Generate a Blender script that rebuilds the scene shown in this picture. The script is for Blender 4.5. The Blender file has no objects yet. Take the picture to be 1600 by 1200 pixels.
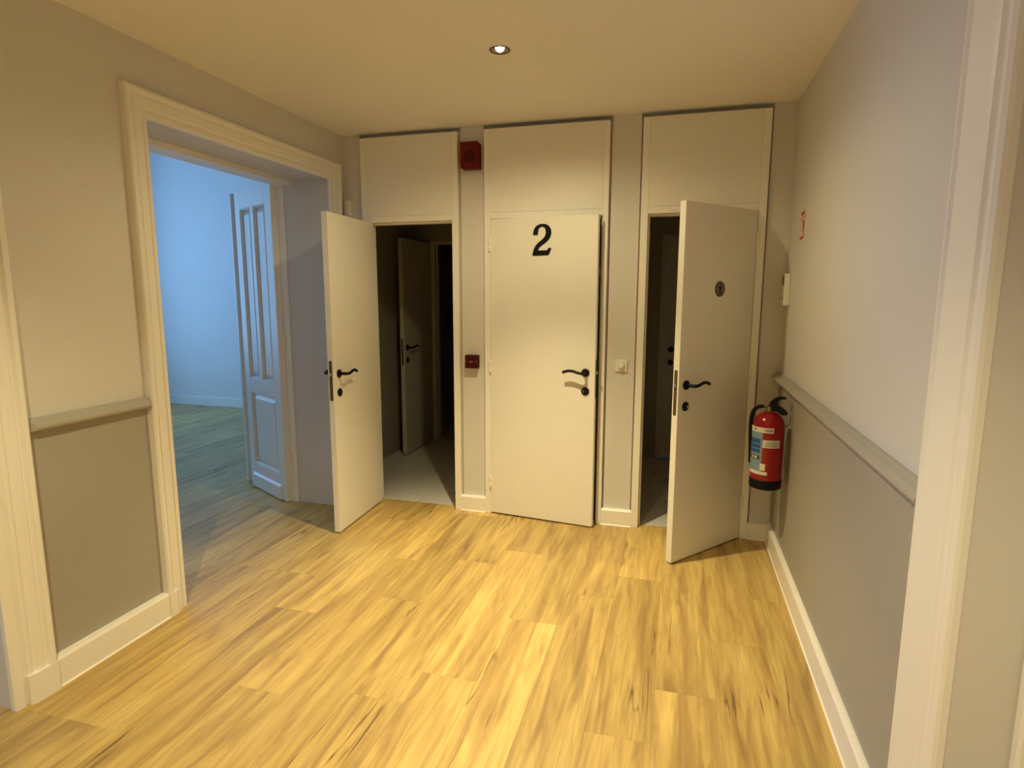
import bpy, bmesh, math, random
from mathutils import Vector, Matrix

random.seed(7)
scene = bpy.context.scene
COL = scene.collection
R = math.radians

# ------------------------------------------------------------------ camera
F_PX, YAW, PITCH, ROLL = 930.07, R(15.4595), R(-8.4714), R(0.1136)
cam_data = bpy.data.cameras.new('camera')
cam = bpy.data.objects.new('camera', cam_data)
COL.objects.link(cam)
cam_data.sensor_fit = 'HORIZONTAL'
cam_data.sensor_width = 36.0
cam_data.lens = F_PX / 1600.0 * 36.0
cam_data.clip_start = 0.02
fwd = Vector((-math.sin(YAW) * math.cos(PITCH), math.cos(YAW) * math.cos(PITCH), math.sin(PITCH)))
right0 = Vector((math.cos(YAW), math.sin(YAW), 0))
up0 = right0.cross(fwd)
rgt = right0 * math.cos(ROLL) + up0 * math.sin(ROLL)
upv = -right0 * math.sin(ROLL) + up0 * math.cos(ROLL)
m = Matrix.Identity(4)
for i in range(3):
    m[i][0], m[i][1], m[i][2] = rgt[i], upv[i], -fwd[i]
m.translation = Vector((0, -3.852, 1.5243))
cam.matrix_world = m
scene.camera = cam

# ------------------------------------------------------------------ world, daylight, exposure
world = bpy.data.worlds.new('sky')
scene.world = world
world.use_nodes = True
wbg = world.node_tree.nodes['Background']
wbg.inputs[0].default_value = (0.25, 0.54, 1.0, 1)
wbg.inputs[1].default_value = 7.5

scene.view_settings.view_transform = 'Standard'
scene.view_settings.look = 'None'
scene.view_settings.exposure = 0.0
scene.view_settings.gamma = 1.0
scene.view_settings.use_curve_mapping = False
scene.cycles.max_bounces = 12
scene.cycles.diffuse_bounces = 8
scene.cycles.sample_clamp_indirect = 8.0
scene.cycles.caustics_reflective = False
scene.cycles.caustics_refractive = False

# daylight windows: (x of wall middle, y0, y1, z0, z1): one in the far room, one in the side room left of the viewer
WINDOWS = [(-7.4, 0.0, 2.0, 0.6, 3.2), (-5.3, -4.5, -3.3, 0.8, 2.5)]
for i, (wx, a, b, wz0, wz1) in enumerate(WINDOWS):
    ld = bpy.data.lights.new('window_daylight', 'AREA')
    ld.shape = 'RECTANGLE'
    ld.size, ld.size_y = wz1 - wz0, b - a
    ld.cycles.is_portal = True
    lo = bpy.data.objects.new('window_daylight', ld)
    COL.objects.link(lo)
    lo.location = (wx - 0.02, (a + b) / 2, (wz0 + wz1) / 2)
    lo.rotation_euler = (0, R(-90), 0)

LAMP_COL = (1.0, 0.83, 0.45)
LAMP_1 = (-0.822, -1.097)
LAMP_2 = (-0.87, -3.62)
LAMP_1_W, LAMP_1_SPILL, LAMP_2_W, LAMP_2_SPILL = 305.0, 46.0, 180.0, 142.0

# ------------------------------------------------------------------ dimensions
XL, XR, ZC, ZF = -2.309, 0.611, 2.618, 2.5865
XB = -2.72            # far-room side of the thick left wall
YD0, YD1, ZD = -1.6186, -0.165, 2.30     # wide doorway in the left wall
ZRAIL0, ZRAIL1 = 1.018, 1.067
BASE_H = 0.122
YP = 0.030            # front of the piers; the frames stand proud of them


# ------------------------------------------------------------------ materials
def new_mat(name):
    mt = bpy.data.materials.new(name)
    mt.use_nodes = True
    nt = mt.node_tree
    return mt, nt, nt.nodes['Principled BSDF']


def plain(name, col, rough=0.5, metal=0.0, bump=0.0, bscale=60.0, spec=0.5):
    mt, nt, b = new_mat(name)
    b.inputs['Base Color'].default_value = (*col, 1)
    b.inputs['Roughness'].default_value = rough
    b.inputs['Metallic'].default_value = metal
    b.inputs['Specular IOR Level'].default_value = spec
    tc = nt.nodes.new('ShaderNodeTexCoord')
    n = nt.nodes.new('ShaderNodeTexNoise')
    n.inputs['Scale'].default_value = bscale
    n.inputs['Detail'].default_value = 3
    nt.links.new(tc.outputs['Object'], n.inputs['Vector'])
    # faint tonal unevenness
    mx = nt.nodes.new('ShaderNodeMix')
    mx.data_type = 'RGBA'
    n2 = nt.nodes.new('ShaderNodeTexNoise')
    n2.inputs['Scale'].default_value = 2.2
    nt.links.new(tc.outputs['Object'], n2.inputs['Vector'])
    nt.links.new(n2.outputs['Fac'], mx.inputs['Factor'])
    mx.inputs['A'].default_value = (*[c * 0.97 for c in col], 1)
    mx.inputs['B'].default_value = (*[min(1, c * 1.03) for c in col], 1)
    nt.links.new(mx.outputs['Result'], b.inputs['Base Color'])
    if bump:
        bp = nt.nodes.new('ShaderNodeBump')
        bp.inputs['Strength'].default_value = bump
        bp.inputs['Distance'].default_value = 0.004
        nt.links.new(n.outputs['Fac'], bp.inputs['Height'])
        nt.links.new(bp.outputs['Normal'], b.inputs['Normal'])
    return mt


def wood_mat():
    mt, nt, b = new_mat('oak_plank')
    L, N = nt.links, nt.nodes
    tc = N.new('ShaderNodeTexCoord')
    oi = N.new('ShaderNodeObjectInfo')

    def math_n(op, a=None, bb=None, c=None):
        n = N.new('ShaderNodeMath')
        n.operation = op
        for k, v in enumerate((a, bb, c)):
            if v is None:
                continue
            if isinstance(v, (int, float)):
                n.inputs[k].default_value = v
            else:
                L.new(v, n.inputs[k])
        return n.outputs[0]
    off = N.new('ShaderNodeCombineXYZ')
    L.new(math_n('MULTIPLY', oi.outputs['Random'], 37.0), off.inputs[0])
    L.new(math_n('MULTIPLY', oi.outputs['Random'], 91.0), off.inputs[1])
    L.new(math_n('MULTIPLY', oi.outputs['Random'], 13.0), off.inputs[2])
    add = N.new('ShaderNodeVectorMath')
    add.operation = 'ADD'
    L.new(tc.outputs['Object'], add.inputs[0])
    L.new(off.outputs[0], add.inputs[1])

    def noise(sx, sy, detail=4, dist=0.0, rough=0.55):
        mp = N.new('ShaderNodeMapping')
        mp.inputs['Scale'].default_value = (sx, sy, 1)
        L.new(add.outputs[0], mp.inputs['Vector'])
        n = N.new('ShaderNodeTexNoise')
        n.inputs['Scale'].default_value = 1
        n.inputs['Detail'].default_value = detail
        n.inputs['Distortion'].default_value = dist
        n.inputs['Roughness'].default_value = rough
        L.new(mp.outputs[0], n.inputs['Vector'])
        return n.outputs['Fac']
    fine = noise(150, 5.5, 5, 0.3)
    band = noise(16, 1.5, 3, 0.8)
    blot = noise(4.0, 1.1, 2, 0.5)
    cath = noise(7.0, 0.8, 2, 0.4)
    rings = math_n('SINE', math_n('MULTIPLY', cath, 62.0))

    def ramp(fac, stops):
        r = N.new('ShaderNodeValToRGB')
        el = r.color_ramp.elements
        el[0].position, el[0].color = stops[0][0], (*stops[0][1], 1)
        el[1].position, el[1].color = stops[-1][0], (*stops[-1][1], 1)
        for p_, c_ in stops[1:-1]:
            e = el.new(p_)
            e.color = (*c_, 1)
        L.new(fac, r.inputs[0])
        return r.outputs[0]

    def mixc(fac, a, bcol, mode='MIX'):
        x = N.new('ShaderNodeMix')
        x.data_type = 'RGBA'
        x.blend_type = mode
        for sock, v in ((x.inputs['Factor'], fac), (x.inputs['A'], a), (x.inputs['B'], bcol)):
            if isinstance(v, (int, float)):
                sock.default_value = v
            elif isinstance(v, tuple):
                sock.default_value = (*v, 1)
            else:
                L.new(v, sock)
        return x.outputs['Result']
    base = ramp(band, [(0.30, (0.33, 0.212, 0.078)), (0.48, (0.56, 0.392, 0.136)), (0.70, (0.69, 0.51, 0.182))])
    base = mixc(math_n('MULTIPLY', math_n('SUBTRACT', fine, 0.40), 1.15), base, (0.34, 0.21, 0.07))
    mid = noise(48, 2.4, 4, 0.5)
    base = mixc(math_n('MULTIPLY', math_n('MAXIMUM', math_n('SUBTRACT', mid, 0.5), 0.0), 2.4), base, (0.35, 0.215, 0.07))
    ringm = math_n('MULTIPLY', math_n('MAXIMUM', math_n('SUBTRACT', rings, 0.55), 0.0), 0.38)
    base = mixc(ringm, base, (0.31, 0.19, 0.06))
    dark = math_n('MULTIPLY', math_n('MAXIMUM', math_n('SUBTRACT', blot, 0.56), 0.0), 2.2)
    base = mixc(dark, base, (0.34, 0.225, 0.08))
    streak = math_n('MULTIPLY', math_n('MAXIMUM', math_n('SUBTRACT', noise(7.5, 0.5, 4, 0.7), 0.52), 0.0), 2.8)
    base = mixc(math_n('MINIMUM', streak, 0.55), base, (0.29, 0.178, 0.062))
    # plank to plank tone
    tone = math_n('ADD', math_n('MULTIPLY', oi.outputs['Random'], 0.32), 0.84)
    hsv = N.new('ShaderNodeHueSaturation')
    L.new(tone, hsv.inputs['Value'])
    L.new(base, hsv.inputs['Color'])
    base = hsv.outputs[0]
    # thin dark cracks along the grain
    cn = noise(7.5, 0.36, 4, 0.12, 0.55)
    line = math_n('SUBTRACT', 1.0, math_n('MULTIPLY', math_n('ABSOLUTE', math_n('SUBTRACT', cn, 0.5)), 95.0))
    line = math_n('MAXIMUM', line, 0.0)
    mask = math_n('MULTIPLY', math_n('MAXIMUM', math_n('SUBTRACT', noise(3.0, 2.0, 1), 0.56), 0.0), 11.0)
    mask = math_n('MINIMUM', mask, 1.0)
    crack = math_n('MULTIPLY', line, mask)
    base = mixc(math_n('MULTIPLY', crack, 0.80), base, (0.085, 0.045, 0.02))
    # knots
    mp = N.new('ShaderNodeMapping')
    mp.inputs['Scale'].default_value = (5.0, 1.3, 1)
    L.new(add.outputs[0], mp.inputs['Vector'])
    vo = N.new('ShaderNodeTexVoronoi')
    vo.inputs['Scale'].default_value = 1
    L.new(mp.outputs[0], vo.inputs['Vector'])
    kn = math_n('MAXIMUM', math_n('SUBTRACT', 1.0, math_n('MULTIPLY', vo.outputs['Distance'], 14.0)), 0.0)
    base = mixc(math_n('MULTIPLY', kn, 0.75), base, (0.16, 0.085, 0.035))
    L.new(base, b.inputs['Base Color'])
    b.inputs['Roughness'].default_value = 0.40
    b.inputs['Specular IOR Level'].default_value = 0.5
    bp = N.new('ShaderNodeBump')
    bp.inputs['Strength'].default_value = 0.12
    bp.inputs['Distance'].default_value = 0.002
    L.new(fine, bp.inputs['Height'])
    L.new(bp.outputs['Normal'], b.inputs['Normal'])
    return mt


def marble_mat():
    mt, nt, b = new_mat('white_marble_tile')
    L, N = nt.links, nt.nodes
    tc = N.new('ShaderNodeTexCoord')
    n = N.new('ShaderNodeTexNoise')
    n.inputs['Scale'].default_value = 0.75
    n.inputs['Detail'].default_value = 3
    n.inputs['Distortion'].default_value = 0.7
    L.new(tc.outputs['Object'], n.inputs['Vector'])
    r = N.new('ShaderNodeValToRGB')
    e = r.color_ramp.elements
    e[0].position, e[0].color = 0.491, (0.60, 0.59, 0.57, 1)
    e[1].position, e[1].color = 0.509, (0.60, 0.59, 0.57, 1)
    k = e.new(0.5)
    k.color = (0.42, 0.41, 0.39, 1)
    L.new(n.outputs['Fac'], r.inputs[0])
    L.new(r.outputs[0], b.inputs['Base Color'])
    b.inputs['Roughness'].default_value = 0.25
    return mt


def emit_mat(name, col, s):
    mt, nt, b = new_mat(name)
    b.inputs['Base Color'].default_value = (*col, 1)
    b.inputs['Emission Color'].default_value = (*col, 1)
    b.inputs['Emission Strength'].default_value = s
    return mt


def pane_mat():
    mt, nt, b = new_mat('window_glass')
    N, L = nt.nodes, nt.links
    t = N.new('ShaderNodeBsdfTransparent')
    g = N.new('ShaderNodeBsdfGlossy')
    g.inputs['Roughness'].default_value = 0.02
    x = N.new('ShaderNodeMixShader')
    x.inputs[0].default_value = 0.06
    L.new(t.outputs[0], x.inputs[1])
    L.new(g.outputs[0], x.inputs[2])
    L.new(x.outputs[0], N['Material Output'].inputs[0])
    return mt


M = dict(
    wall=plain('wall_paint_white', (0.64, 0.63, 0.62), 0.7, bump=0.10, bscale=180, spec=0.3),
    wcwall_shaded=plain('washroom_wall_shaded', (0.30, 0.28, 0.24), 0.7, bump=0.08, bscale=180, spec=0.3),  # wall tone lowered: the washrooms' dimness is put into the colour
    wcleaf_shaded=plain('washroom_door_white_shaded', (0.48, 0.46, 0.41), 0.5),  # white inner doors and frames, darkened with the shade in the colour
    grey=plain('wall_paint_grey', (0.36, 0.345, 0.315), 0.6, bump=0.08, bscale=180, spec=0.3),
    rail=plain('rail_paint_grey', (0.40, 0.385, 0.355), 0.45),
    ceil=plain('ceiling_paint', (0.80, 0.79, 0.79), 0.8, bump=0.08, bscale=160, spec=0.2),
    trim=plain('trim_paint_white', (0.82, 0.80, 0.765), 0.38, bump=0.05, bscale=40),
    leaf=plain('door_paint_white', (0.78, 0.765, 0.72), 0.42, bump=0.04, bscale=70),
    blue=plain('far_room_paint', (0.74, 0.74, 0.74), 0.75, spec=0.3),
    caulk=plain('caulk_white', (0.85, 0.83, 0.79), 0.4),
    black=plain('black_metal', (0.004, 0.004, 0.005), 0.42, spec=0.22),
    brass=plain('aged_brass', (0.14, 0.10, 0.045), 0.5, metal=0.6),
    steel=plain('brushed_steel', (0.55, 0.54, 0.52), 0.3, metal=1.0),
    bronze=plain('dark_bronze', (0.035, 0.025, 0.013), 0.5, metal=0.3, spec=0.3),
    red=plain('alarm_red_plastic', (0.125, 0.0018, 0.002), 0.5, spec=0.25),
    call_red=plain('call_point_red', (0.055, 0.0012, 0.0015), 0.5, spec=0.2),
    red_dk=plain('alarm_dark_red', (0.075, 0.001, 0.0015), 0.5, spec=0.25),
    ext_red=plain('extinguisher_red', (0.30, 0.002, 0.003), 0.2),
    sign_red=plain('sign_red', (0.50, 0.045, 0.02), 0.5),
    white_pl=plain('white_plastic', (0.76, 0.75, 0.71), 0.35),
    cream=plain('cream_sticker', (0.74, 0.70, 0.58), 0.5),
    paper=plain('paper_label', (0.70, 0.68, 0.64), 0.5),
    ink=plain('label_ink', (0.10, 0.09, 0.09), 0.6),
    lblue=plain('label_blue', (0.015, 0.09, 0.30), 0.4),
    lblue2=plain('label_pale_blue', (0.20, 0.31, 0.43), 0.4),
    screen=plain('dark_display', (0.015, 0.013, 0.01), 0.15),
    rubber=plain('black_rubber', (0.003, 0.003, 0.004), 0.55, spec=0.2),
    oldbrass=plain('sign_brass', (0.11, 0.075, 0.03), 0.45, metal=0.5),
    greyplate=plain('pale_grey_plate', (0.17, 0.14, 0.13), 0.4),
    subfloor=plain('subfloor_dark', (0.10, 0.07, 0.045), 0.8),
    wood=wood_mat(),
    marble=marble_mat(),
    glass=pane_mat(),
    lens=emit_mat('lamp_lens_glow', (1.0, 0.80, 0.45), 30.0),
)


# ------------------------------------------------------------------ mesh helpers
def link(name, me, mat, parent=None):
    o = bpy.data.objects.new(name, me)
    COL.objects.link(o)
    if mat is not None and me is not None and not me.materials:
        me.materials.append(M[mat] if isinstance(mat, str) else mat)
    if parent is not None:
        o.parent = parent
    return o


def bm_obj(name, bm, mat, parent=None, smooth=False):
    bmesh.ops.recalc_face_normals(bm, faces=bm.faces)
    me = bpy.data.meshes.new(name)
    bm.to_mesh(me)
    bm.free()
    if smooth:
        for p in me.polygons:
            p.use_smooth = True
    return link(name, me, mat, parent)


def add_box(bm, x0, x1, y0, y1, z0, z1, bev=0.0, seg=1):
    g = bmesh.ops.create_cube(bm, size=1.0)
    vs = g['verts']
    for v in vs:
        v.co = Vector(((x0 + x1) / 2 + v.co.x * (x1 - x0), (y0 + y1) / 2 + v.co.y * (y1 - y0), (z0 + z1) / 2 + v.co.z * (z1 - z0)))
    if bev:
        es = list({e for v in vs for e in v.link_edges})
        bmesh.ops.bevel(bm, geom=es, offset=bev, segments=seg, affect='EDGES', profile=0.5)


def box(name, dims, mat, parent=None, bev=0.0, seg=1):
    bm = bmesh.new()
    add_box(bm, *dims, bev=bev, seg=seg)
    return bm_obj(name, bm, mat, parent)


def boxes(name, dl, mat, parent=None, bev=0.0):
    bm = bmesh.new()
    for d in dl:
        add_box(bm, *d, bev=bev)
    return bm_obj(name, bm, mat, parent)


def prism(name, pts, axis, a, b, mat, parent=None):
    """closed outline pts (2D) extruded along an axis from a to b. axis 'x': pts=(y,z); 'y': pts=(x,z); 'z': pts=(x,y)"""
    bm = bmesh.new()

    def mk(p, t):
        return {'x': (t, p[0], p[1]), 'y': (p[0], t, p[1]), 'z': (p[0], p[1], t)}[axis]
    v0 = [bm.verts.new(mk(p, a)) for p in pts]
    v1 = [bm.verts.new(mk(p, b)) for p in pts]
    n = len(pts)
    for i in range(n):
        bm.faces.new((v0[i], v0[(i + 1) % n], v1[(i + 1) % n], v1[i]))
    f0, f1 = bm.faces.new(v0), bm.faces.new(v1)
    bm.normal_update()
    bmesh.ops.triangulate(bm, faces=[f0, f1], ngon_method='EAR_CLIP')
    return bm_obj(name, bm, mat, parent)


def lathe(bm, prof, axis='z', seg=32, c=(0, 0, 0), a0=0.0, a1=2 * math.pi, cap=True):
    """revolve (r, h) profile about an axis through c"""
    full = abs(a1 - a0 - 2 * math.pi) < 1e-6
    rings = []
    for r, h in prof:
        ring = []
        for k in range(seg if full else seg + 1):
            t = a0 + (a1 - a0) * k / seg
            x, y = r * math.cos(t), r * math.sin(t)
            p = {'z': (x, y, h), 'y': (x, h, y), 'x': (h, x, y)}[axis]
            ring.append(bm.verts.new((c[0] + p[0], c[1] + p[1], c[2] + p[2])))
        rings.append(ring)
    for i in range(len(rings) - 1):
        A, B = rings[i], rings[i + 1]
        n = len(A)
        for k in range(n if full else n - 1):
            j = (k + 1) % n
            bm.faces.new((A[k], A[j], B[j], B[k]))
    if full:
        if cap and prof[0][0] > 1e-5:
            bm.faces.new(rings[0])
        if cap and prof[-1][0] > 1e-5:
            bm.faces.new(rings[-1])
        bmesh.ops.remove_doubles(bm, verts=[v for r_ in (rings[0], rings[-1]) for v in r_], dist=1e-6)


def smoothpath(pts, n=6):
    out = []
    P = [Vector(p) for p in pts]
    for i in range(len(P) - 1):
        p0, p1, p2, p3 = P[max(i - 1, 0)], P[i], P[i + 1], P[min(i + 2, len(P) - 1)]
        for k in range(n):
            t = k / n
            out.append(0.5 * ((2 * p1) + (p2 - p0) * t + (2 * p0 - 5 * p1 + 4 * p2 - p3) * t * t + (3 * p1 - p0 - 3 * p2 + p3) * t ** 3))
    out.append(P[-1])
    return out


def tube(bm, pts, rad, seg=12, flat=1.0, upref=(0, 0, 1)):
    """tube along pts; flat scales the section along upref"""
    rings = []
    n = len(pts)
    for i, p in enumerate(pts):
        d = (pts[min(i + 1, n - 1)] - pts[max(i - 1, 0)]).normalized()
        s = d.cross(Vector(upref))
        if s.length < 1e-4:
            s = d.cross(Vector((1, 0, 0)))
        s.normalize()
        u = s.cross(d).normalized()
        r = rad(i / (n - 1)) if callable(rad) else rad
        rings.append([bm.verts.new(p + s * (r * math.cos(2 * math.pi * k / seg)) + u * (r * flat * math.sin(2 * math.pi * k / seg))) for k in range(seg)])
    for i in range(n - 1):
        for k in range(seg):
            j = (k + 1) % seg
            bm.faces.new((rings[i][k], rings[i][j], rings[i + 1][j], rings[i + 1][k]))
    bm.faces.new(rings[0])
    bm.faces.new(rings[-1])


def tag(o, label, cat, kind=None, group=None):
    o['label'] = label
    o['category'] = cat
    if kind:
        o['kind'] = kind
    if group:
        o['group'] = group
    return o


def empty(name, loc=(0, 0, 0)):
    o = bpy.data.objects.new(name, None)
    o.empty_display_size = 0.1
    COL.objects.link(o)
    o.location = loc
    return o


def struct(o, label, cat):
    return tag(o, label, cat, 'structure')


# ------------------------------------------------------------------ floor: oak planks
floor = box('floor', (-7.5, 0.86, -5.6, 0.068, -0.06, -0.0075), 'subfloor')
struct(floor, 'warm oak plank floor running through the hall into the blue-lit room', 'floor')
box('floor_bed', (-7.5, XB + 0.02, 0.068, 2.9, -0.06, -0.0075), 'subfloor', floor)
PW, PL, PX0 = 0.2285, 1.22, -0.029
KNOWN = {-3: -1.303, 0: -1.65, -7: -2.07, -6: -1.285, -4: -1.795, -8: -1.515, -2: -0.988, -1: -0.73, 1: -1.24, -9: -2.395}
plank_cache = {}


def plank_mesh(w, l):
    key = (round(w, 4), round(l, 4))
    if key not in plank_cache:
        bm = bmesh.new()
        g = 0.00012
        add_box(bm, g, w - g, g, l - g, -0.0075, 0.0)
        top = [e for e in bm.edges if all(abs(v.co.z) < 1e-6 for v in e.verts)]
        bmesh.ops.bevel(bm, geom=top, offset=0.0005, segments=1, affect='EDGES')
        bmesh.ops.recalc_face_normals(bm, faces=bm.faces)
        me = bpy.data.meshes.new('plank')
        bm.to_mesh(me)
        bm.free()
        me.materials.append(M['wood'])
        plank_cache[key] = me
    return plank_cache[key]


rnd = random.Random(21)
for k in range(-32, 4):
    xa, xb = PX0 + k * PW, PX0 + (k + 1) * PW
    off = KNOWN.get(k, rnd.uniform(0, PL))
    spans = []
    xa_h, xb_h = max(xa, XL - 0.03), min(xb, XR + 0.02)
    if xb_h - xa_h > 0.004:
        spans.append((xa_h, xb_h, -4.9, 0.068))
    xa_r, xb_r = xa, min(xb, XL - 0.03)
    if xb_r - xa_r > 0.004:
        spans.append((xa_r, xb_r, -2.24, 2.86) if xb_r < XB + 0.02 else (xa_r, xb_r, -1.75, -0.02))
    if xb_r - xa_r > 0.004 and xa_r > -4.2:
        spans.append((xa_r, xb_r, -3.7, -2.36))
    for (a, b, y0, y1) in spans:
        i = math.floor((y0 - off) / PL)
        while off + i * PL < y1:
            s, e = max(off + i * PL, y0), min(off + (i + 1) * PL, y1)
            if e - s > 0.01:
                o = link('plank', plank_mesh(b - a, e - s), None, floor)
                o.location = (a, s, 0)
            i += 1

# marble tiles of the two washrooms
tf = box('floor', (-2.62, 0.75, 0.068, 3.1, -0.06, -0.010), 'subfloor')
struct(tf, 'pale veined marble tile floor inside the dark washrooms', 'floor')
for (x0, x1, y1) in ((-2.62, -1.33, 3.1), (-0.35, 0.75, 1.8)):
    bmx = x0
    while bmx < x1 - 0.01:
        e = min(bmx + 0.8, x1)
        by = 0.07
        while by < y1 - 0.01:
            f = min(by + 1.2, y1)
            box('tile', (bmx + 0.001, e - 0.001, by + 0.001, f - 0.001, -0.010, -0.001), 'marble', tf, bev=0.0008)
            by = f
        bmx = e

# ------------------------------------------------------------------ walls
TOP = 3.85


def wall_side(name, xh, xo, dl, label, face_sign):
    """wall from boxes; the hall face below the chair rail is painted grey"""
    bm = bmesh.new()
    for d in dl:
        add_box(bm, *d)
    bmesh.ops.recalc_face_normals(bm, faces=bm.faces)
    me = bpy.data.meshes.new(name)
    bm.to_mesh(me)
    bm.free()
    me.materials.append(M['wall'])
    me.materials.append(M['grey'])
    me.materials.append(M['blue'])
    for p in me.polygons:
        if p.normal.x * face_sign > 0.9 and abs(p.center.x - xh) < 1e-3 and p.center.z < ZRAIL0 + 0.02:
            p.material_index = 1
        elif p.normal.x * face_sign < -0.9:
            p.material_index = 2
    o = bpy.data.objects.new(name, me)
    COL.objects.link(o)
    return struct(o, label, 'wall')


ZS = 1.04
Z0 = -0.055          # walls reach down past the floor boards
dl = []
for (a, b) in ((-5.6, -3.45), (-2.41, YD0), (YD1, 0.10)):
    dl += [(XB, XL, a, b, Z0, ZS), (XB, XL, a, b, ZS, TOP)]
dl += [(XB, XL, -3.45, -2.41, 2.32, TOP), (XB, XL, YD0, YD1, ZD, TOP)]
wall_side('wall_left', XL, XB, dl, 'left hall wall, white above a grey dado, pierced by the wide doorway', 1)

YN = -2.44
dl = []
for (a, b) in ((-5.6, -3.45), (YN, 1.9)):
    dl += [(XR, 0.86, a, min(b, YP), Z0, ZS), (XR, 0.86, a, min(b, YP), ZS, 2.75)]
dl += [(XR, 0.86, -3.45, YN, 2.32, 2.75), (0.75, 0.86, YP, 1.9, Z0, 2.75)]
wall_side('wall_right', XR, 0.86, dl, 'right hall wall, white above a grey dado and chair rail', -1)

FR = [(-2.157, -1.4426), (-1.2592, -0.4443), (-0.2448, 0.4753)]      # outer edges of the three door frames
g = 0.012
pil = [(XL, FR[0][0] - g), (FR[0][1] + g, FR[1][0] - g), (FR[1][1] + g, FR[2][0] - g), (FR[2][1] + g, XR)]
wb = boxes('wall_back', [(a, b, YP, 0.10, Z0, ZC) for a, b in pil] + [(XL, XR, 0.075, 0.10, 2.5875, ZC), (XR, 0.75, YP, 0.10, Z0, ZC)]
           + [(x_ - 0.0005, x_ + g, 0.052, 0.10, Z0, 2.5875) for x_ in (FR[0][1], FR[1][1], FR[2][1])] + [(x_ - g, x_ + 0.0005, 0.052, 0.10, Z0, 2.5875) for x_ in (FR[0][0], FR[1][0], FR[2][0])], 'wall')
struct(wb, 'back hall wall of narrow white piers between the three door frames', 'wall')

wf = box('wall_front', (XB, 0.86, -5.72, -5.6, 0, TOP), 'wall')
struct(wf, 'white end wall of the hall behind the viewer', 'wall')

# washroom partitions
struct(boxes('wall_left', [(XB, -2.62, 0.10, 3.1, Z0, TOP)], 'wcwall_shaded'), 'side wall inside the left dark washroom', 'wall')
struct(boxes('wall_right', [(-1.33, -1.23, 0.10, 3.1, Z0, 2.75)], 'wcwall_shaded'), 'partition wall right of the left dark washroom', 'wall')
struct(boxes('wall_back', [(-2.62, -2.455, 1.90, 2.0, Z0, ZC), (-1.80, -1.33, 1.90, 2.0, Z0, ZC), (-2.455, -1.80, 1.90, 2.0, 2.06, ZC)], 'wcwall_shaded'),
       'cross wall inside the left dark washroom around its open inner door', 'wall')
struct(boxes('wall_back', [(XB, -1.23, 3.1, 3.2, Z0, TOP)], 'wcwall_shaded'), 'dark end wall of the cubicle behind the inner washroom door', 'wall')
struct(boxes('wall_left', [(-0.45, -0.35, 0.10, 1.8, Z0, 2.75)], 'wcwall_shaded'), 'side wall inside the right dark washroom', 'wall')
struct(boxes('wall_back', [(-0.45, -0.158, 1.80, 1.9, Z0, ZC), (0.50, 0.75, 1.80, 1.9, Z0, ZC), (-0.158, 0.50, 1.80, 1.9, 2.065, ZC)], 'wcwall_shaded'),
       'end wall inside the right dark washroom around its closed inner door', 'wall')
struct(boxes('wall_back', [(-0.45, 0.86, 2.1, 2.2, Z0, 2.75), (-1.23, -0.45, 0.6, 0.7, Z0, 2.75), (-0.46, -0.45, 0.7, 2.1, Z0, 2.75)], 'wcwall_shaded'),
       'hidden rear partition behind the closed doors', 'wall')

# far room lit by daylight
struct(boxes('wall_back', [(-7.5, XB, 2.86, 3.0, 0, TOP)], 'blue'), 'plain wall of the far room washed by blue daylight', 'wall')
YM = -2.25            # wall between the far room and the side room


def window_wall(x0, x1, y0, y1, w):
    _, a, b, z0, z1 = w
    return [(x0, x1, y0, a, 0, TOP), (x0, x1, b, y1, 0, TOP), (x0, x1, a, b, 0, z0), (x0, x1, a, b, z1, TOP)]


struct(boxes('wall_left', window_wall(-7.5, -7.3, YM - 0.1, 3.0, WINDOWS[0]), 'blue'), 'window wall of the far room', 'wall')
struct(boxes('wall_front', [(-7.5, XB, YM - 0.1, YM, 0, TOP)], 'blue'), 'near side wall of the far room', 'wall')
struct(boxes('wall_left', window_wall(-5.4, -5.2, -5.72, YM - 0.1, WINDOWS[1]), 'blue'), 'window wall of the side room left of the viewer', 'wall')
struct(boxes('wall_front', [(-5.4, XB, -5.72, -5.6, 0, TOP)], 'blue'), 'end wall of the side room left of the viewer', 'wall')
struct(boxes('ceiling', [(-7.6, XB, -5.8, 3.2, TOP - 0.05, TOP + 0.1)], 'blue'), 'high white ceiling of the daylit rooms', 'ceiling')
bb = box('baseboard_back', (-7.3, XB, 2.842, 2.86, 0, 0.125), 'trim', bev=0.004)
struct(bb, 'white skirting board along the far blue-lit wall', 'baseboard')
for i, (wx, a, b, wz0, wz1) in enumerate(WINDOWS):
    wr = empty('window_%d' % (i + 1), (wx, (a + b) / 2, wz0))
    struct(wr, ('tall white casement window of the far room', 'white casement window of the side room left of the viewer')[i], 'window')
    hw, hz_ = (b - a) / 2, wz1 - wz0
    boxes('window_frame', [(-0.03, 0.03, -hw, -hw + 0.06, 0, hz_), (-0.03, 0.03, hw - 0.06, hw, 0, hz_),
                           (-0.03, 0.03, -hw + 0.06, hw - 0.06, 0, 0.06), (-0.03, 0.03, -hw + 0.06, hw - 0.06, hz_ - 0.06, hz_),
                           (-0.025, 0.025, -0.03, 0.03, 0.06, hz_ - 0.06)], 'trim', wr)
    for s_ in (-1, 1):
        ya, yb_ = sorted((s_ * 0.03, s_ * (hw - 0.06)))
        box('pane', (-0.003, 0.003, ya, yb_, 0.06, hz_ - 0.06), 'glass', wr)

# ------------------------------------------------------------------ ceiling with holes for the downlights
bm = bmesh.new()
HOLE = 0.044


def loop(pts):
    vs = [bm.verts.new(p) for p in pts]
    return [bm.edges.new((vs[i], vs[(i + 1) % len(vs)])) for i in range(len(vs))]


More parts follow.
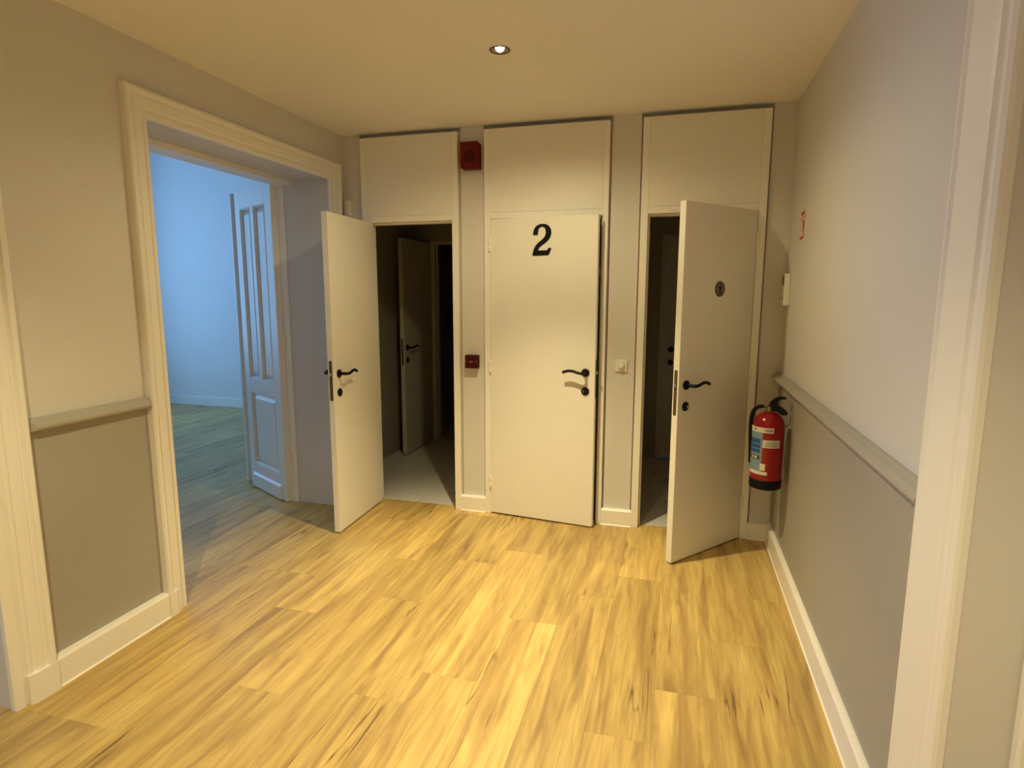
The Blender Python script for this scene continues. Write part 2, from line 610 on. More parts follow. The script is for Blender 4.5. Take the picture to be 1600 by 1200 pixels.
edges = loop([(XB, -5.6, ZC), (0.86, -5.6, ZC), (0.86, 3.2, ZC), (XB, 3.2, ZC)])
for (lx, ly) in (LAMP_1, LAMP_2):
    edges += loop([(lx + HOLE * math.cos(2 * math.pi * k / 40), ly + HOLE * math.sin(2 * math.pi * k / 40), ZC) for k in range(40)])
bmesh.ops.triangle_fill(bm, use_beauty=True, use_dissolve=False, edges=edges, normal=(0, 0, -1))
ceiling = bm_obj('ceiling', bm, 'ceil')
struct(ceiling, 'flat white hall ceiling around the recessed spotlight', 'ceiling')
box('ceiling_slab', (XB, 0.86, -5.72, 3.2, 2.70, 2.80), 'ceil', ceiling)


# ------------------------------------------------------------------ casings, dados, skirtings
def casing(name, xw, sgn, y0, y1, zt, prof, mat, parent=None):
    """moulded architrave swept up, across and down round an opening in a side wall"""
    bm = bmesh.new()
    st = []
    for w, d in prof:
        x = xw + sgn * d
        st.append([bm.verts.new(p) for p in ((x, y0 - w, 0.0), (x, y0 - w, zt + w), (x, y1 + w, zt + w), (x, y1 + w, 0.0))])
    for i in range(len(st) - 1):
        for k in range(3):
            bm.faces.new((st[i][k], st[i][k + 1], st[i + 1][k + 1], st[i + 1][k]))
    return bm_obj(name, bm, mat, parent)


PROF_D = [(-0.006, -0.004), (-0.006, 0.013), (0.0, 0.018), (0.016, 0.018), (0.019, 0.013), (0.024, 0.013), (0.028, 0.024), (0.036, 0.028), (0.070, 0.031),
          (0.074, 0.027), (0.080, 0.027), (0.085, 0.036), (0.096, 0.041), (0.106, 0.038), (0.112, 0.030), (0.112, 0.0)]
PROF_N = [(-0.006, -0.004), (-0.006, 0.014), (0.004, 0.020), (0.030, 0.021), (0.034, 0.016), (0.040, 0.016), (0.044, 0.026), (0.056, 0.031), (0.064, 0.026), (0.072, 0.026),
          (0.080, 0.033), (0.098, 0.036), (0.106, 0.030), (0.112, 0.032), (0.120, 0.044), (0.134, 0.046), (0.142, 0.040), (0.142, 0.0)]
struct(casing('trim_1', XL, 1, YD0, YD1, ZD, PROF_D, 'trim'), 'moulded white architrave around the wide doorway to the blue room', 'door trim')
struct(casing('trim_2', XL, 1, -3.44, -2.412, 2.31, PROF_N, 'trim'), 'ribbed white door architrave at the left edge of view', 'door trim')
PROF_R = [(-0.006, -0.004), (-0.006, 0.010), (-0.002, 0.018), (0.008, 0.024), (0.020, 0.024), (0.028, 0.018), (0.034, 0.015), (0.040, 0.019), (0.046, 0.026),
          (0.060, 0.028), (0.100, 0.031), (0.150, 0.036), (0.158, 0.042), (0.165, 0.042), (0.168, 0.036), (0.168, 0.0)]
struct(casing('trim_3', XR, -1, -3.44, YN + 0.005, 2.31, PROF_R, 'trim'), 'ribbed white door architrave on the right beside the grey dado', 'door trim')
RX = PROF_R[-1][0]

# lining of the wide doorway on the far-room side (the double door hangs on it)
ln = boxes('trim_4', [(XB, -2.585, YD0, YD1, 2.268, ZD), (XB, -2.66, YD0, YD0 + 0.012, 0, 2.268), (XB, -2.66, YD1 - 0.012, YD1, 0, 2.268)], 'trim', bev=0.002)
struct(ln, 'white rebated door lining deep inside the wide doorway', 'door trim')

# closed door of the near right opening
nr = box('door_7', (0.775, 0.815, -3.44, YN - 0.01, 0.0, 2.31), 'leaf', bev=0.003)
struct(nr, 'closed white door deep in the opening at the right edge', 'door')
struct(boxes('trim_5', [(0.735, 0.775, YN - 0.03, YN, 0, 2.32)], 'trim', bev=0.006), 'white door stop at the far right edge of view', 'door trim')


def rail_prof(sgn, xw):
    pts = [(0, ZRAIL1), (0.010, ZRAIL1), (0.016, ZRAIL1 - 0.006), (0.032, ZRAIL1 - 0.012), (0.043, ZRAIL1 - 0.022), (0.045, ZRAIL1 - 0.032),
           (0.040, ZRAIL0 + 0.008), (0.026, ZRAIL0 + 0.003), (0.014, ZRAIL0), (0, ZRAIL0)]
    return [(xw + sgn * a, b) for a, b in pts]


def moulding(name, prof, ya, yb, mat, miter_a=0.0, miter_b=0.0, xw=0.0):
    bm = bmesh.new()
    n = len(prof)
    A = [bm.verts.new((x, ya + miter_a * abs(x - xw), z)) for x, z in prof]
    B = [bm.verts.new((x, yb - miter_b * abs(x - xw), z)) for x, z in prof]
    for i in range(n):
        bm.faces.new((A[i], A[(i + 1) % n], B[(i + 1) % n], B[i]))
    bm.faces.new(A)
    bm.faces.new(B)
    return bm_obj(name, bm, mat)


o = moulding('trim_6', rail_prof(1, XL), -2.268, YD0 - 0.113, 'rail', 0.45, 0.35, XL)
struct(o, 'short grey chair rail between the two left architraves', 'chair rail')
o = moulding('trim_7', rail_prof(-1, XR), YN + RX + 0.006, YP, 'rail', 0, 0, XR)
struct(o, 'long grey chair rail along the right wall', 'chair rail')


def base_prof(sgn, xw, t=0.020, h=BASE_H):
    return [(xw, 0), (xw + sgn * t, 0), (xw + sgn * t, h - 0.012), (xw + sgn * (t - 0.006), h - 0.003), (xw + sgn * 0.008, h), (xw, h)]


def caulk_side(par, sgn, xw, ya, yb):
    prism('caulk', [(xw, 0.0), (xw + sgn * 0.005, 0.0), (xw, 0.006)], 'y', ya, yb, 'caulk', par)


o = moulding('baseboard_left', base_prof(1, XL, 0.034), -2.270, YD0 - 0.112, 'trim')
struct(o, 'short white skirting board under the left grey dado', 'baseboard')
caulk_side(o, 1, XL + 0.034, -2.270, YD0 - 0.112)
for ya, yb_, t0, t1 in ((-2.374, -2.270, 0.034, 0.044), (YD0 - 0.112, -1.672, 0.042, 0.040)):
    pts = [(XL, ya), (XL + t0, ya), (XL + t1, ya + 0.02 if ya < -2 else yb_ - 0.02), (XL + (0.046 if ya < -2 else 0.033), yb_), (XL, yb_)]
    blk = prism('plinth_block', pts, 'z', 0.0, BASE_H - 0.006, 'trim', o)
o = moulding('baseboard_right', base_prof(-1, XR, 0.024), YN + RX, 0.0, 'trim')
struct(o, 'long white skirting board under the right grey dado', 'baseboard')
caulk_side(o, -1, XR - 0.024, YN + RX, 0.0)
PLAB = ['white skirting of the pier left of the first frame', 'white skirting of the pier under the red call point', 'white skirting of the pier under the dimmer switch', 'white skirting of the corner pier below the extinguisher']
for i, (a, b) in enumerate(pil):
    b2 = b if i < 3 else XR - 0.024
    a2, b2 = (a if i == 0 else a - g), (b2 if i == 3 else b2 + g)
    o = prism('baseboard_back', [(YP, 0), (0.0, 0), (0.0, 0.100), (0.005, 0.106), (YP, 0.109)], 'x', a2, b2, 'trim')
    struct(o, PLAB[i], 'baseboard')
    prism('caulk', [(0.0, 0.0), (-0.005, 0.0), (0.0, 0.006)], 'x', a2, b2, 'caulk', o)


# ------------------------------------------------------------------ doors
def cyl(name, r, h0, h1, c, axis, mat, parent, seg=28, bev=0.0):
    bm = bmesh.new()
    if bev:
        lathe(bm, [(r, h0), (r, h1 + (bev if h0 > h1 else -bev)), (r - bev, h1)], axis, seg, c)
    else:
        lathe(bm, [(r, h0), (r, h1)], axis, seg, c)
    o_ = bm_obj(name, bm, mat, parent)
    return o_


def handle_set(leaf, s, w, zc, zk, T, side, key=None):
    """lever on a round rose plus a round key plate. side -1: front face (y=0), +1: rear face (y=T)"""
    yf = 0.0 if side < 0 else T
    xr = s * (w - 0.062)
    bm = bmesh.new()
    lathe(bm, [(0.026, 0.0), (0.026, side * 0.007), (0.023, side * 0.010), (0.011, side * 0.011)], 'y', 28, (xr, yf, zc))
    path = [(xr, yf + side * 0.008, zc), (xr, yf + side * 0.044, zc), (xr - s * 0.010, yf + side * 0.060, zc), (xr - s * 0.034, yf + side * 0.064, zc + 0.004),
            (xr - s * 0.070, yf + side * 0.062, zc + 0.013), (xr - s * 0.105, yf + side * 0.058, zc + 0.012), (xr - s * 0.137, yf + side * 0.054, zc + 0.001)]
    tube(bm, smoothpath(path, 5), lambda t: 0.0095 if t < 0.35 else 0.0088, 12, 1.05)
    h = bm_obj('lever_handle', bm, 'black', leaf, True)
    h['label'] = 'black curved lever on a round rose'
    bm = bmesh.new()
    lathe(bm, [(0.026, 0.0), (0.026, side * 0.006), (0.023, side * 0.009), (0.006, side * 0.010)], 'y', 28, (xr, yf, zk))
    k = bm_obj('key_plate', bm, 'black', leaf, False)
    k['label'] = 'round black key plate'
    if key == 'turn':
        bm = bmesh.new()
        add_box(bm, xr - 0.004, xr + 0.004, yf + side * 0.030, yf + side * 0.008, zk - 0.008, zk + 0.008, bev=0.002)
        bm_obj('thumb_turn', bm, 'steel', leaf)
    elif key == 'slot':
        bm = bmesh.new()
        add_box(bm, xr - 0.012, xr - 0.008, *sorted((yf + side * 0.0095, yf + side * 0.011)), zk - 0.010, zk + 0.010)
        bm_obj('key_slot', bm, 'steel', leaf)


def hinge(par, x, y, z):
    bm = bmesh.new()
    lathe(bm, [(0.0, 0.0), (0.0055, 0.002), (0.0075, 0.006), (0.0075, 0.044), (0.006, 0.046), (0.006, 0.048), (0.0075, 0.050), (0.0075, 0.086), (0.0055, 0.090), (0.0, 0.092)], 'z', 14, (x, y, z))
    return bm_obj('hinge', bm, 'trim', par, True)


def lock_plate(leaf, s, w, T, z0=0.868, z1=1.122):
    bm = bmesh.new()
    r = 0.010
    pts = [(T / 2 + r * math.cos(a), z1 - r + r * math.sin(a)) for a in [math.pi * k / 8 for k in range(9)]]
    pts += [(T / 2 - r * math.cos(a), z0 + r - r * math.sin(a)) for a in [math.pi * k / 8 for k in range(9)]]
    o_ = prism('lock_plate', pts, 'x', s * (w - 0.0005), s * (w + 0.0015), 'brass', leaf)
    o_['label'] = 'long brass lock plate on the door edge'
    box('latch_bolt', tuple(sorted((s * w, s * (w + 0.010)))) + (T / 2 - 0.006, T / 2 + 0.006, 1.025, 1.045), 'steel', leaf, bev=0.002)


def door_unit(n, fx0, fx1, piv_x, s, width, angle, label, leaf_label, y_front=0.0, z_frame=ZF, zh=2.022, back_handle=True, front_handle=True,
              key=None, backkey=None, transom=True, depth=0.095, hz=(0.186, 1.0, 1.81), edge_plate=True, lm='leaf', tm='trim'):
    root = empty('door_%d' % n, ((fx0 + fx1) / 2, y_front, 0))
    struct(root, label, 'door')
    ox, oy = (fx0 + fx1) / 2, y_front
    L_ = lambda a, b, c, d, e, f: (a - ox, b - ox, c, d, e, f)
    jl, jr = (0.0435, 0.0435)
    if n == 2:
        jr = 0.034
    for a, b in ((fx0, fx0 + jl), (fx1 - jr, fx1)):
        box('jamb', L_(a, b, 0.0, depth, 0.0, z_frame), tm, root, bev=0.002)
    if transom:
        box('head', L_(fx0 + jl, fx1 - jr, 0.0, depth, zh, zh + 0.040), tm, root, bev=0.0015)
        box('transom_panel', L_(fx0 + jl + 0.0004, fx1 - jr - 0.0004, 0.0002, 0.03, zh + 0.0408, z_frame), lm, root, bev=0.001)
    else:
        box('head', L_(fx0 + jl, fx1 - jr, 0.0, depth, zh, z_frame), tm, root, bev=0.0015)
    for (a, b, z0, z1) in ((fx0 + jl, fx0 + jl + 0.011, 0, zh), (fx1 - jr - 0.011, fx1 - jr, 0, zh), (fx0 + jl + 0.011, fx1 - jr - 0.011, zh - 0.011, zh)):
        box('door_stop', L_(a, b, 0.044, depth, z0, z1), tm, root, bev=0.001)
    T = 0.040
    x0, x1 = sorted((0.0, s * width))
    leaf = box('leaf', (x0, x1, 0.0, T, 0.010, zh - 0.003), lm, root, bev=0.002)
    leaf.location = (piv_x - ox, -0.004, 0)
    leaf.rotation_euler = (0, 0, -s * R(angle))
    leaf['label'] = leaf_label
    if front_handle:
        handle_set(leaf, s, width, 1.036, 0.916, T, -1, key)
    if back_handle:
        handle_set(leaf, s, width, 1.036, 0.916, T, 1, backkey)
    if edge_plate:
        lock_plate(leaf, s, width, T)
    for z in hz:
        hinge(leaf, -s * 0.004, -0.005, z)
    return root, leaf


d1, leaf1 = door_unit(1, FR[0][0], FR[0][1], FR[0][0] + 0.046, 1, 0.622, 87, 'first white door, swung fully open before the dark washroom on the left',
                      'plain white leaf standing open at a right angle')
d2, leaf2 = door_unit(2, FR[1][0], FR[1][1], FR[1][0] + 0.045, 1, 0.728, 7, 'middle white door with the black number, slightly ajar',
                      'plain white leaf slightly ajar', key='slot')
d3, leaf3 = door_unit(3, FR[2][0], FR[2][1], FR[2][1] - 0.045, -1, 0.652, 51, 'right white door with a small round figure sign, standing half open',
                      'plain white leaf standing half open', key='turn')

# black numeral on the middle door
Z2 = [(240, 465), (365, 465), (365, 390), (378, 320), (405, 275), (440, 250), (475, 245), (515, 255), (545, 285), (565, 335), (572, 390), (570, 450), (550, 510),
      (520, 555), (470, 600), (420, 645), (365, 690), (325, 735), (285, 800), (255, 870), (238, 950), (228, 1025), (645, 1015), (690, 920), (715, 830), (665, 822),
      (640, 835), (625, 870), (600, 888), (370, 888), (385, 840), (410, 800), (450, 760), (520, 710), (590, 660), (640, 605), (680, 550), (702, 490), (715, 420),
      (708, 350), (690, 295), (650, 240), (600, 200), (540, 180), (475, 175), (410, 185), (350, 210), (300, 255), (265, 315), (248, 390)]
sx, sz = 0.126 / 487.0, 0.197 / 850.0
pts = [(0.299 + (u - 228) * sx, 1.974 - (v - 175) * sz) for u, v in Z2]
o = prism('door_number', pts, 'y', -0.006, 0.0005, 'black', leaf2)
o['label'] = 'large black numeral 2'

# round brass sign with a standing figure on the right door
cx_, cz_ = -0.330, 1.562
bm = bmesh.new()
lathe(bm, [(0.044, 0.0), (0.044, -0.002), (0.042, -0.004), (0.035, -0.004), (0.034, -0.002), (0.0, -0.002)], 'y', 36, (cx_, 0, cz_))
o = bm_obj('figure_sign', bm, 'oldbrass', leaf3)
o['label'] = 'small round dark brass sign with a standing figure'
bm = bmesh.new()
lathe(bm, [(0.0335, -0.0021), (0.0335, -0.0026), (0.0, -0.0026)], 'y', 36, (cx_, 0, cz_))
bm_obj('sign_field', bm, 'greyplate', leaf3)
bm = bmesh.new()
lathe(bm, [(0.0065, -0.002), (0.0065, -0.0036), (0.0, -0.0036)], 'y', 18, (cx_, 0, cz_ + 0.023))
add_box(bm, cx_ - 0.018, cx_ + 0.018, -0.0036, -0.002, cz_ + 0.008, cz_ + 0.0135)
add_box(bm, cx_ - 0.009, cx_ + 0.009, -0.00355, -0.002, cz_ - 0.004, cz_ + 0.0082)
lathe(bm, [(0.0125, -0.002), (0.0125, -0.0036), (0.006, -0.0036), (0.006, -0.002)], 'y', 24, (cx_, 0, cz_ - 0.010))
add_box(bm, cx_ - 0.005, cx_ + 0.005, -0.0036, -0.002, cz_ - 0.031, cz_ - 0.022)
bm_obj('sign_figure', bm, 'black', leaf3)

# inner doors of the washrooms
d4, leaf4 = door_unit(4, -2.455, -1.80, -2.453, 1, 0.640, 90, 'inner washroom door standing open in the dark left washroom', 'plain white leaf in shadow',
                      y_front=1.90, z_frame=2.06, zh=2.045, transom=False, depth=0.10, lm='wcleaf_shaded', tm='wcleaf_shaded')
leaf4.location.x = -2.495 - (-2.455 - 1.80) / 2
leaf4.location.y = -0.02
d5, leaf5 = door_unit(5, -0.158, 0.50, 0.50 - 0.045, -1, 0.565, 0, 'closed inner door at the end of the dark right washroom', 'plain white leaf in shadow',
                      y_front=1.80, z_frame=2.065, zh=2.050, transom=False, depth=0.10, edge_plate=False, back_handle=False, lm='wcleaf_shaded', tm='wcleaf_shaded')

# ------------------------------------------------------------------ old panelled door leaf in the wide doorway
pd = empty('door_6', (XB - 0.005, -0.172, 0))
pd.rotation_euler = (0, 0, R(180 - 29.0))
struct(pd, 'old white panelled door leaf opened back into the blue-lit room', 'door')
TT = 0.045      # local +X runs from hinge to free edge, the seen face is y = +TT


def pbox(name, x0, x1, y0, y1, z0, z1, bev=0.002, seg=1):
    return box(name, (x0, x1, y0, y1, z0, z1), 'leaf', pd, bev=bev, seg=seg)


W6, H6, S0 = 0.715, 2.292, -0.02
pbox('stile', S0, 0.085, 0, TT, 0.008, H6)
pbox('stile', 0.515, 0.605, 0, TT, 0.008, H6)
pbox('meeting_rebate', 0.605, 0.700, 0, TT - 0.022, 0.008, H6)
pbox('meeting_bead', 0.688, W6, 0, TT - 0.004, 0.008, H6, 0.004, 2)
pbox('rail', 0.085, 0.515, 0, TT, 2.155, H6)
pbox('rail', 0.085, 0.515, 0, TT, 0.772, 0.890)
pbox('rail', 0.085, 0.515, 0, TT, 0.008, 0.205)
pbox('muntin', 0.278, 0.332, 0, TT, 0.890, 2.155)


def panel(x0, x1, z0, z1):
    bm = bmesh.new()
    add_box(bm, x0, x1, 0.010, TT - 0.024, z0, z1)
    # raised and fielded centre
    A = [(x0 + 0.012, z0 + 0.012), (x1 - 0.012, z0 + 0.012), (x1 - 0.012, z1 - 0.012), (x0 + 0.012, z1 - 0.012)]
    B = [(x0 + 0.045, z0 + 0.045), (x1 - 0.045, z0 + 0.045), (x1 - 0.045, z1 - 0.045), (x0 + 0.045, z1 - 0.045)]
    va = [bm.verts.new((x, TT - 0.0245, z)) for x, z in A]
    vb = [bm.verts.new((x, TT - 0.012, z)) for x, z in B]
    for i in range(4):
        bm.faces.new((va[i], va[(i + 1) % 4], vb[(i + 1) % 4], vb[i]))
    bm.faces.new(vb)
    p_ = bm_obj('panel', bm, 'leaf', pd)
    # sloped bolection bead round the panel
    bm = bmesh.new()
    for (a, b, c, d) in ((x0, x0 + 0.010, z0, z1), (x1 - 0.010, x1, z0, z1), (x0 + 0.010, x1 - 0.010, z0, z0 + 0.010), (x0 + 0.010, x1 - 0.010, z1 - 0.010, z1)):
        add_box(bm, a, b, TT - 0.025, TT - 0.006, c, d, bev=0.003)
    bm_obj('panel_bead', bm, 'leaf', p_)


panel(0.085, 0.278, 0.890, 2.155)
panel(0.332, 0.515, 0.890, 2.155)
panel(0.085, 0.515, 0.205, 0.772)
prism('plinth', [(TT, 0.012), (TT + 0.014, 0.012), (TT + 0.014, 0.108), (TT, 0.124)], 'x', 0.055, 0.545, 'leaf', pd)
for z in (0.22, 1.12, 2.06):
    bm = bmesh.new()
    lathe(bm, [(0.0, 0), (0.007, 0.002), (0.009, 0.008), (0.009, 0.115), (0.007, 0.121), (0.0, 0.123)], 'z', 14, (S0 - 0.006, 0.004, z))
    bm_obj('hinge', bm, 'trim', pd, True)


# ------------------------------------------------------------------ recessed ceiling spotlights
def spotlight(xy, label, lamps):
    x, y = xy
    r = empty('ceiling_spotlight', (x, y, ZC))
    tag(r, label, 'spotlight')
    bm = bmesh.new()
    lathe(bm, [(0.047, -0.0015), (0.047, -0.003), (0.0435, -0.004), (0.041, 0.004), (0.031, 0.014), (0.0205, 0.014), (0.0205, 0.06), (0.045, 0.06), (0.0435, 0.0)], 'z', 40, cap=False)
    bm.faces.ensure_lookup_table()
    bm_obj('reflector_ring', bm, 'bronze', r, True)['label'] = 'dark bronze recessed ring'
    bm = bmesh.new()
    lathe(bm, [(0.0200, 0.030), (0.0200, 0.008), (0.018, 0.000), (0.011, -0.006), (0.0, -0.008)], 'z', 32)
    bm_obj('lamp_lens', bm, 'lens', r, True)['label'] = 'glowing warm lamp'
    for (watts, size, blend) in lamps:
        ld_ = bpy.data.lights.new('lamp_light', 'SPOT')
        ld_.energy = watts
        ld_.color = LAMP_COL
        ld_.spot_size = R(size)
        ld_.spot_blend = blend
        ld_.shadow_soft_size = 0.022
        lo_ = bpy.data.objects.new('lamp_light', ld_)
        COL.objects.link(lo_)
        lo_.parent = r
        lo_.location = (0, 0, -0.032)
    return r


spotlight(LAMP_1, 'round recessed ceiling spotlight glowing warm above the three doors', [(LAMP_1_W, 86, 1.0), (LAMP_1_SPILL, 165, 0.6)])
spotlight(LAMP_2, 'second recessed ceiling spotlight behind the viewer', [(LAMP_2_W, 92, 1.0), (LAMP_2_SPILL, 132, 0.5)])

# ------------------------------------------------------------------ alarm sounder, call point, dimmer
sd = empty('alarm_sounder', (-1.349, YP, 2.426))
tag(sd, 'dark red fire alarm sounder high on the pier between first and middle doors', 'fire alarm')
prism('housing', [(-0.064, -0.075), (-0.050, -0.086), (0.064, -0.086), (0.064, 0.072), (0.050, 0.086), (-0.064, 0.086)], 'y', -0.052, 0.0, 'red', sd)
bm = bmesh.new()
lathe(bm, [(0.040, -0.051), (0.040, -0.055), (0.036, -0.057), (0.034, -0.053), (0.022, -0.053), (0.021, -0.056), (0.0, -0.057)], 'y', 30, (0, 0, -0.010))
bm_obj('horn_grille', bm, 'red_dk', sd)

cp = empty('manual_call_point', (-1.351, YP, 1.073))
tag(cp, 'small square red break-glass call point on the pier left of the middle door', 'call point')
box('housing', (-0.046, 0.046, -0.050, 0.0, -0.045, 0.045), 'call_red', cp, bev=0.004, seg=2)
box('press_plate', (-0.030, 0.030, -0.0515, -0.049, -0.016, 0.018), 'call_red', cp, bev=0.001)
box('press_mark', (-0.012, 0.012, -0.0522, -0.0512, -0.004, 0.005), 'greyplate', cp)
for s in (-1, 1):
    box('side_mark', (s * 0.036 - 0.003, s * 0.036 + 0.003, -0.051, -0.0495, -0.004, 0.004), 'greyplate', cp)

sw = empty('dimmer_switch', (-0.340, YP, 1.076))
tag(sw, 'white square dimmer switch with round knob between middle and right doors', 'light switch')
box('wall_plate', (-0.040, 0.040, -0.011, 0.0, -0.040, 0.040), 'white_pl', sw, bev=0.003, seg=2)
bm = bmesh.new()
lathe(bm, [(0.022, -0.010), (0.020, -0.030), (0.017, -0.034), (0.0, -0.034)], 'y', 28, (0, 0, 0.004))
bm_obj('knob', bm, 'white_pl', sw)

# sensor tucked into the left corner above the first door
sn = empty('wall_sensor', (-2.268, YP, 2.07))
tag(sn, 'small white rounded sensor high in the left corner above the open door', 'sensor')
pts = [(-0.027, 0.0), (0.027, 0.0), (0.027, 0.088)] + [(0.027 * math.cos(a), 0.088 + 0.027 * math.sin(a)) for a in [math.pi * k / 10 for k in range(1, 10)]] + [(-0.027, 0.088)]
so = prism('housing', pts, 'y', -0.040, 0.0, 'white_pl', sn)
bmx_ = bmesh.new()
bmx_.from_mesh(so.data)
front = [e for e in bmx_.edges if all(abs(v.co.y + 0.040) < 1e-5 for v in e.verts) and len(e.link_faces) == 2 and any(abs(f.normal.y) < 0.5 for f in e.link_faces)]
bmesh.ops.bevel(bmx_, geom=front, offset=0.012, segments=4, affect='EDGES', profile=0.5)
bmx_.to_mesh(so.data)
bmx_.free()
bm = bmesh.new()
lathe(bm, [(0.018, -0.035), (0.016, -0.041), (0.009, -0.045), (0.0, -0.046)], 'y', 20, (0, 0, 0.030))
bm_obj('sensor_dome', bm, 'white_pl', sn, True)

# wall intercom on the right wall by the corner
ic = empty('intercom', (XR, -0.085, 1.47))
tag(ic, 'narrow white intercom with dark window on right wall above the extinguisher', 'intercom')
box('housing', (-0.034, 0.0, -0.045, 0.045, 0.0, 0.180), 'white_pl', ic, bev=0.006, seg=2)
box('display', (-0.0355, -0.033, -0.034, 0.034, 0.115, 0.165), 'screen', ic, bev=0.0005)
box('button', (-0.036, -0.033, -0.012, 0.012, 0.030, 0.048), 'greyplate', ic, bev=0.001)

# extinguisher sign
sg = empty('extinguisher_sign', (XR, -0.355, 1.89))
tag(sg, 'red and white fire extinguisher sign stuck on the right wall', 'sign')
box('sign_plate', (-0.002, 0.0, -0.048, 0.048, -0.070, 0.070), 'sign_red', sg)


def flat(pts, name, mat='paper'):      # (y, z) seen from the hall
    return prism(name, pts, 'x', -0.0032, -0.0018, mat, sg)


flat([(0.004, -0.058), (0.036, -0.058), (0.036, 0.018), (0.030, 0.026), (0.010, 0.026), (0.004, 0.018)], 'extinguisher_symbol')
flat([(0.012, 0.030), (0.028, 0.030), (0.026, 0.040), (0.040, 0.052), (0.036, 0.058), (0.018, 0.046), (0.004, 0.050), (0.002, 0.044), (0.014, 0.040)], 'handle_symbol')
flat([(-0.004, 0.042), (-0.010, 0.034), (-0.012, -0.020), (-0.006, -0.020), (-0.004, 0.030), (0.002, 0.036)], 'hose_symbol')
flat([(-0.040, -0.058), (-0.012, -0.058), (-0.008, -0.046), (-0.014, -0.030), (-0.018, -0.040), (-0.024, -0.014), (-0.032, -0.034), (-0.038, -0.028), (-0.043, -0.046)], 'flame_symbol')
flat([(-0.043, 0.020), (-0.020, 0.020), (-0.020, 0.056), (-0.043, 0.056)], 'arrow_field')

# ------------------------------------------------------------------ fire extinguisher
EX, EY, EZ, ER = 0.499, -0.44, 0.485, 0.081
ex = empty('fire_extinguisher', (EX, EY, EZ))
tag(ex, 'red fire extinguisher with black base hung on the right wall', 'extinguisher')
bm = bmesh.new()
lathe(bm, [(ER - 0.002, 0.052), (ER, 0.056), (ER, 0.345), (ER - 0.004, 0.368), (ER - 0.016, 0.392), (ER - 0.036, 0.410), (0.030, 0.418), (0.022, 0.421)], 'z', 48)
bm_obj('cylinder_body', bm, 'ext_red', ex, True)
bm = bmesh.new()
lathe(bm, [(ER - 0.012, 0.0), (ER + 0.001, 0.006), (ER + 0.002, 0.050), (ER + 0.0005, 0.056), (ER - 0.01, 0.056)], 'z', 48)
bm_obj('base_skirt', bm, 'rubber', ex, True)
view = math.atan2(-3.852 - EY, 0 - EX)          # direction towards the hall


def band(name, u0, u1, z0, z1, mat, lift=0.0008, seg=14):
    """curved sticker; u in -1..1 across the seen half of the cylinder, left to right"""
    a0 = view + math.asin(max(-1, min(1, u0))) if abs(u0) <= 1 else view + (math.pi / 2) * u0
    a1 = view + math.asin(max(-1, min(1, u1))) if abs(u1) <= 1 else view + (math.pi / 2) * u1
    bm = bmesh.new()
    r = ER + lift
    lathe(bm, [(r, z0), (r, z1)], 'z', seg, (0, 0, 0), a0, a1)
    return bm_obj(name, bm, mat, ex, True)


band('instruction_label', -1.5, -0.30, 0.098, 0.335, 'lblue2', 0.0006, 24)
for i, (z0, z1, mt_) in enumerate([(0.205, 0.226, 'lblue'), (0.231, 0.252, 'lblue'), (0.257, 0.282, 'lblue'), (0.168, 0.192, 'ink')]):
    band('label_panel', -1.3, -0.42, z0, z1, mt_, 0.0012, 18)
for i, (u0, u1) in enumerate([(-0.86, -0.80), (-0.72, -0.60)]):
    band('label_pictogram', u0, u1, 0.173, 0.187, 'paper', 0.0018, 4)
band('label_title_strip', -1.25, 0.34, 0.318, 0.346, 'paper', 0.0014, 28)
for u0, u1 in ((-0.22, -0.19), (-0.12, -0.04), (0.0, 0.08), (0.12, 0.26)):
    band('label_print', u0, u1, 0.326, 0.338, 'ink' if u0 < -0.2 else 'greyplate', 0.002, 4)
band('label_mark', -0.80, -0.73, 0.326, 0.338, 'red_dk', 0.002, 4)
band('inspection_label', -0.28, 0.72, 0.238, 0.280, 'paper', 0.0014, 20)
for k in range(3):
    band('label_print', -0.18 + 0.06 * k, 0.60, 0.246 + 0.010 * k, 0.2495 + 0.010 * k, 'greyplate', 0.002, 10)
band('date_sticker', -0.38, -0.06, 0.112, 0.150, 'cream', 0.0022, 8)
band('bottom_label', -1.3, 0.08, 0.088, 0.106, 'paper', 0.0015, 24)

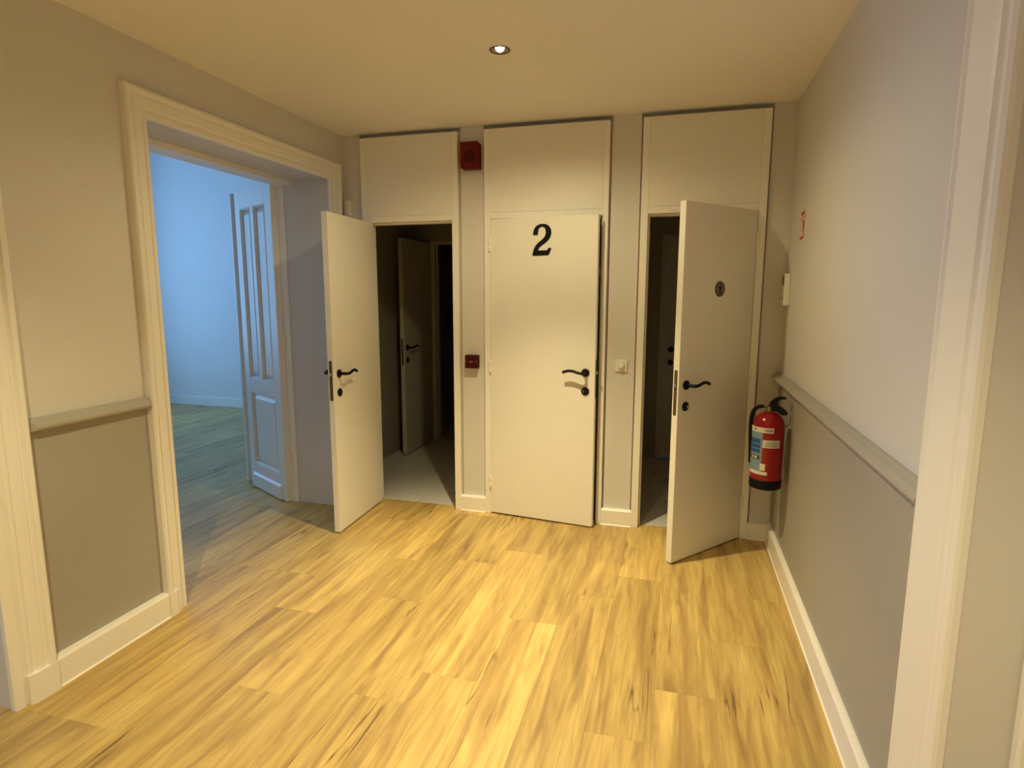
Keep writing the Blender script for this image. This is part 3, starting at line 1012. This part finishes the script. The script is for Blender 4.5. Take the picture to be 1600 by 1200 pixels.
side = Vector((math.cos(view + math.pi / 2), math.sin(view + math.pi / 2), 0))     # to the right as seen from the hall
bm = bmesh.new()
lathe(bm, [(0.022, 0.416), (0.022, 0.428), (0.017, 0.430), (0.017, 0.448), (0.013, 0.450), (0.013, 0.462), (0.0, 0.464)], 'z', 24)
tube(bm, [Vector((0, 0, 0.446)), -side * 0.034 + Vector((0, 0, 0.449))], 0.008, 12)
bm_obj('valve', bm, 'brass', ex, True)
rot = Matrix.Rotation(view + math.pi / 2, 4, 'Z')


def handle_part(name, pts, w, mat):
    o_ = prism(name, pts, 'y', -w, w, mat, ex)
    o_.rotation_euler = (0, 0, view + math.pi / 2)
    return o_


handle_part('squeeze_lever', [(-0.008, 0.450), (0.000, 0.474), (0.020, 0.496), (0.044, 0.507), (0.074, 0.505), (0.078, 0.496), (0.054, 0.494), (0.042, 0.484), (0.038, 0.468), (0.044, 0.450), (0.0, 0.440)], 0.013, 'black')
handle_part('carry_handle', [(0.0, 0.442), (0.014, 0.460), (0.040, 0.460), (0.064, 0.446), (0.088, 0.424), (0.086, 0.410), (0.062, 0.408), (0.036, 0.424), (0.010, 0.434)], 0.015, 'black')
bm = bmesh.new()
back = Vector((-math.cos(view), -math.sin(view), 0))
hp = [-side * 0.030 + Vector((0, 0, 0.449)), -side * 0.056 + Vector((0, 0, 0.444)), -side * 0.080 + back * 0.004 + Vector((0, 0, 0.418)), -side * 0.089 + back * 0.012 + Vector((0, 0, 0.375)),
      -side * 0.090 + back * 0.022 + Vector((0, 0, 0.31)), -side * 0.086 + back * 0.034 + Vector((0, 0, 0.22)), -side * 0.082 + back * 0.045 + Vector((0, 0, 0.12))]
tube(bm, smoothpath(hp, 6), 0.0105, 12)
bm_obj('hose', bm, 'rubber', ex, True)
bm = bmesh.new()
add_box(bm, XR - EX - 0.006, XR - EX - 0.0005, -0.015, 0.015, 0.335, 0.425, bev=0.001)
add_box(bm, ER - 0.002, XR - EX - 0.004, -0.012, 0.012, 0.335, 0.350, bev=0.001)
bm_obj('wall_bracket', bm, 'rail', ex)
